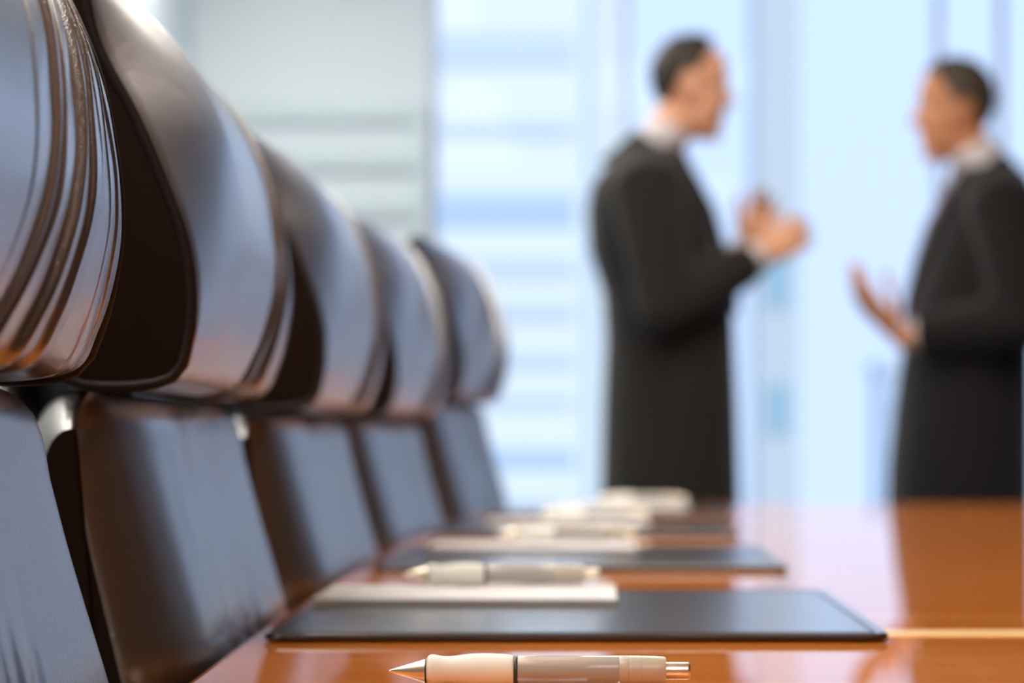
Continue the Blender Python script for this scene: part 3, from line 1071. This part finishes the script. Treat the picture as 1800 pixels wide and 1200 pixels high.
    for i in range(nv):
        for j in range(nu):
            ids = (i * nu + j, i * nu + (j + 1) % nu, (i + 1) * nu + (j + 1) % nu, (i + 1) * nu + j)
            c = sum((vs[k] for k in ids), Vector()) / 4
            hairline = mats['hairline'] + (c.z - 0.04) * 0.55 - max(0, 0.04 - abs(c.y)) * mats['recede']
            front_ok = c.x < hairline
            low = mats['low'] if c.x > -0.035 else (mats['low'] - (-0.035 - c.x) * 2.6)
            if c.x > -0.005 and c.x < 0.018 and abs(c.y) > 0.05:
                low = 0.012            # sideburn
            if front_ok and c.z > max(low, -0.055):
                keep[(i, j)] = ids
    hm.add([hp(*q) for q in vs], list(keep.values()))
    me_h = hm.build('hair', mats['hair'], P, weld=True)
    b = bmesh.new()
    b.from_mesh(me_h.data)
    lo = [q for q in b.verts if not q.link_faces]
    bmesh.ops.delete(b, geom=lo, context='VERTS')
    b.to_mesh(me_h.data)
    b.free()
    md = me_h.modifiers.new('t', 'SOLIDIFY')
    md.thickness = 0.008
    md.offset = 0
    for sg in (-1, 1):
        e_ = MB().ell(hp(0.0775, sg * 0.031, 0.016), (0.0075 * S, 0.011 * S, 0.0065 * S), hr, 14, 10).build('eye', M['eye'], P)
        MB().ell(hp(0.0835, sg * 0.031, 0.016), (0.0028 * S, 0.0055 * S, 0.0055 * S), hr, 10, 8).build('iris', M['pupil'], e_)
        MB().tube([hp(0.093, sg * 0.014, 0.045), hp(0.091, sg * 0.033, 0.051), hp(0.076, sg * 0.053, 0.044)], [0.003, 0.004, 0.002], 8).build('eyebrow', mats['hair'], P)
    return P


SECT_A = [(0.69, 0.0, 0.165, 0.215), (0.80, 0.0, 0.162, 0.213), (0.95, 0.0, 0.158, 0.205), (1.09, 0.0, 0.152, 0.195), (1.20, -0.005, 0.153, 0.20), (1.30, -0.034, 0.156, 0.205),
          (1.395, -0.050, 0.146, 0.20), (1.455, -0.060, 0.124, 0.185), (1.505, -0.055, 0.092, 0.145), (1.54, -0.050, 0.072, 0.088), (1.56, -0.04, 0.06, 0.065)]
A_loc = (0.17, 5.8, 0)
make_person('person in a dark suit with both hands raised, facing the red-tied person', A_loc, False, (0.050, 0, 1.668), SECT_A,
            arms=[((-0.055, -0.205, 1.43), (-0.02, -0.235, 1.155), (0.215, -0.10, 1.285)), ((-0.055, 0.205, 1.43), (-0.01, 0.235, 1.165), (0.19, 0.10, 1.31))],
            hands=[dict(wrist=(0.215, -0.10, 1.285), fwd=(0.85, 0.25, 0.55), normal=(0.1, -1, 0.2), side=(-0.4, 0, 1), curl=0.55, thumb=0.7),
                   dict(wrist=(0.19, 0.10, 1.31), fwd=(0.35, -0.25, 0.9), normal=(0.2, 1, 0.1), side=(-0.9, -0.1, 0.2), curl=0.45, thumb=0.5)],
            mats=dict(skin=M['skin'], suit=M['suit'], tie=M['tie_grey'], hair=M['hair'], recede=0.1, hairline=-0.012, low=0.058, head=0.855, sleeve=0.86, cuff=0.93), head_pitch=0.08, head_yaw=0.10)

SECT_B = [(0.67, 0.01, 0.172, 0.22), (0.80, 0.008, 0.170, 0.22), (0.95, 0.0, 0.162, 0.215), (1.09, -0.01, 0.152, 0.205), (1.20, -0.02, 0.148, 0.205), (1.30, -0.040, 0.142, 0.205),
          (1.38, -0.055, 0.130, 0.20), (1.435, -0.065, 0.112, 0.185), (1.485, -0.065, 0.088, 0.145), (1.515, -0.06, 0.070, 0.088), (1.535, -0.05, 0.06, 0.065)]
make_person('person in a black suit and dark red tie, one open hand held out', (0.885, 6.0, 0), True, (0.020, 0, 1.641), SECT_B,
            arms=[((-0.065, 0.205, 1.41), (-0.10, 0.245, 1.13), (0.168, 0.20, 1.100)), ((-0.065, -0.205, 1.41), (-0.11, -0.235, 1.12), (0.02, -0.20, 0.88))],
            hands=[dict(wrist=(0.175, 0.20, 1.100), fwd=(0.66, -0.05, 0.70), normal=(0.75, 0.45, -0.6), side=(-0.3, 0.9, 0.2), curl=0.26, spread=0.0, thumb=0.6, s=1.18, fat=1.5),
                   dict(wrist=(0.02, -0.20, 0.88), fwd=(0.35, 0, -1), normal=(0.2, -1, 0), side=(1, 0, 0.2), curl=0.3, thumb=0.4)],
            mats=dict(skin=M['skin_tan'], suit=M['suit_dark'], tie=M['tie_red'], hair=M['hair_grey'], recede=-0.05, hairline=0.016, low=0.045, head=0.875, sleeve=0.90, cuff=0.915), head_pitch=0.02, head_yaw=0.06)


# ------------------------------------------------------------------ the city outside
def building(label, x0, x1, y, z1, fac, win, fl, gap, depth=14, z0=-30, bands=None, zs=None):
    b = thing('office_tower', label, 'building', ((x0 + x1) / 2, y, z0), 0)
    w_ = x1 - x0
    MB().box(-w_ / 2, w_ / 2, 0, depth, 0, z1 - z0, 0.05, 1).build('facade', fac, b, smooth=False)
    MB().box(-w_ / 2 - 0.15, w_ / 2 + 0.15, -0.15, depth + 0.15, z1 - z0, z1 - z0 + 0.6, 0.05, 1).build('parapet', fac, b, smooth=False)
    for (za, zb_, m_) in bands or ():
        MB().box(-w_ / 2 + 0.2, w_ / 2 - 0.2, -0.06, 0.05, za - z0, zb_ - z0).build('window_band', m_, b, smooth=False)
    if bands:
        return b
    k, z = 0, 1.5
    while z + fl * gap < z1 - z0:
        if zs is None or zs(z + z0):
            MB().box(-w_ / 2 + 0.35, w_ / 2 - 0.35, -0.06, 0.05, z, z + fl * gap).build('window_band', win, b, smooth=False)
        z += fl
    return b


def atx(px, y):
    return (px - 1050) * y / 4350


struct(MB().box(-150, 150, 12, 400, -31, -30).build('ground', M['ground'], smooth=False))
vis = lambda z: -4 < z < 12
building('white tower with pale horizontal window bands seen beside the chairs', atx(600, 45), atx(1030, 45), 45, 22, M['fac_white'], M['fac_pale'], 0.9, 0.42,
         bands=[(7.6, 8.2, M['fac_pale']), (6.3, 6.6, M['fac_pale']), (4.68, 5.25, M['fac_win']), (3.75, 4.1, M['fac_pale']), (2.95, 3.3, M['fac_pale']), (2.1, 2.4, M['fac_pale']), (1.4, 1.6, M['fac_pale']), (0.3, 0.62, M['fac_win']), (-0.5, -0.3, M['fac_pale'])])
building('slim bright white tower just behind the man with raised hands', atx(1038, 64), atx(1094, 64), 64, 24, M['fac_white'], M['fac_white'], 1.0, 0.4, zs=lambda z: -3 < z < 3)
building('slim lavender tower with teal glazing between the two men', atx(1328, 82), atx(1405, 82), 82, 26, M['fac_lav'], M['fac_teal'], 4.2, 0.40, depth=3, zs=lambda z: 0 < z < 9)
building('low pale blue tower rising behind the man in the black suit', atx(1548, 95), atx(1790, 95), 95, 3.2, M['fac_pale'], M['fac_win'], 1.5, 0.4, depth=3, zs=vis)
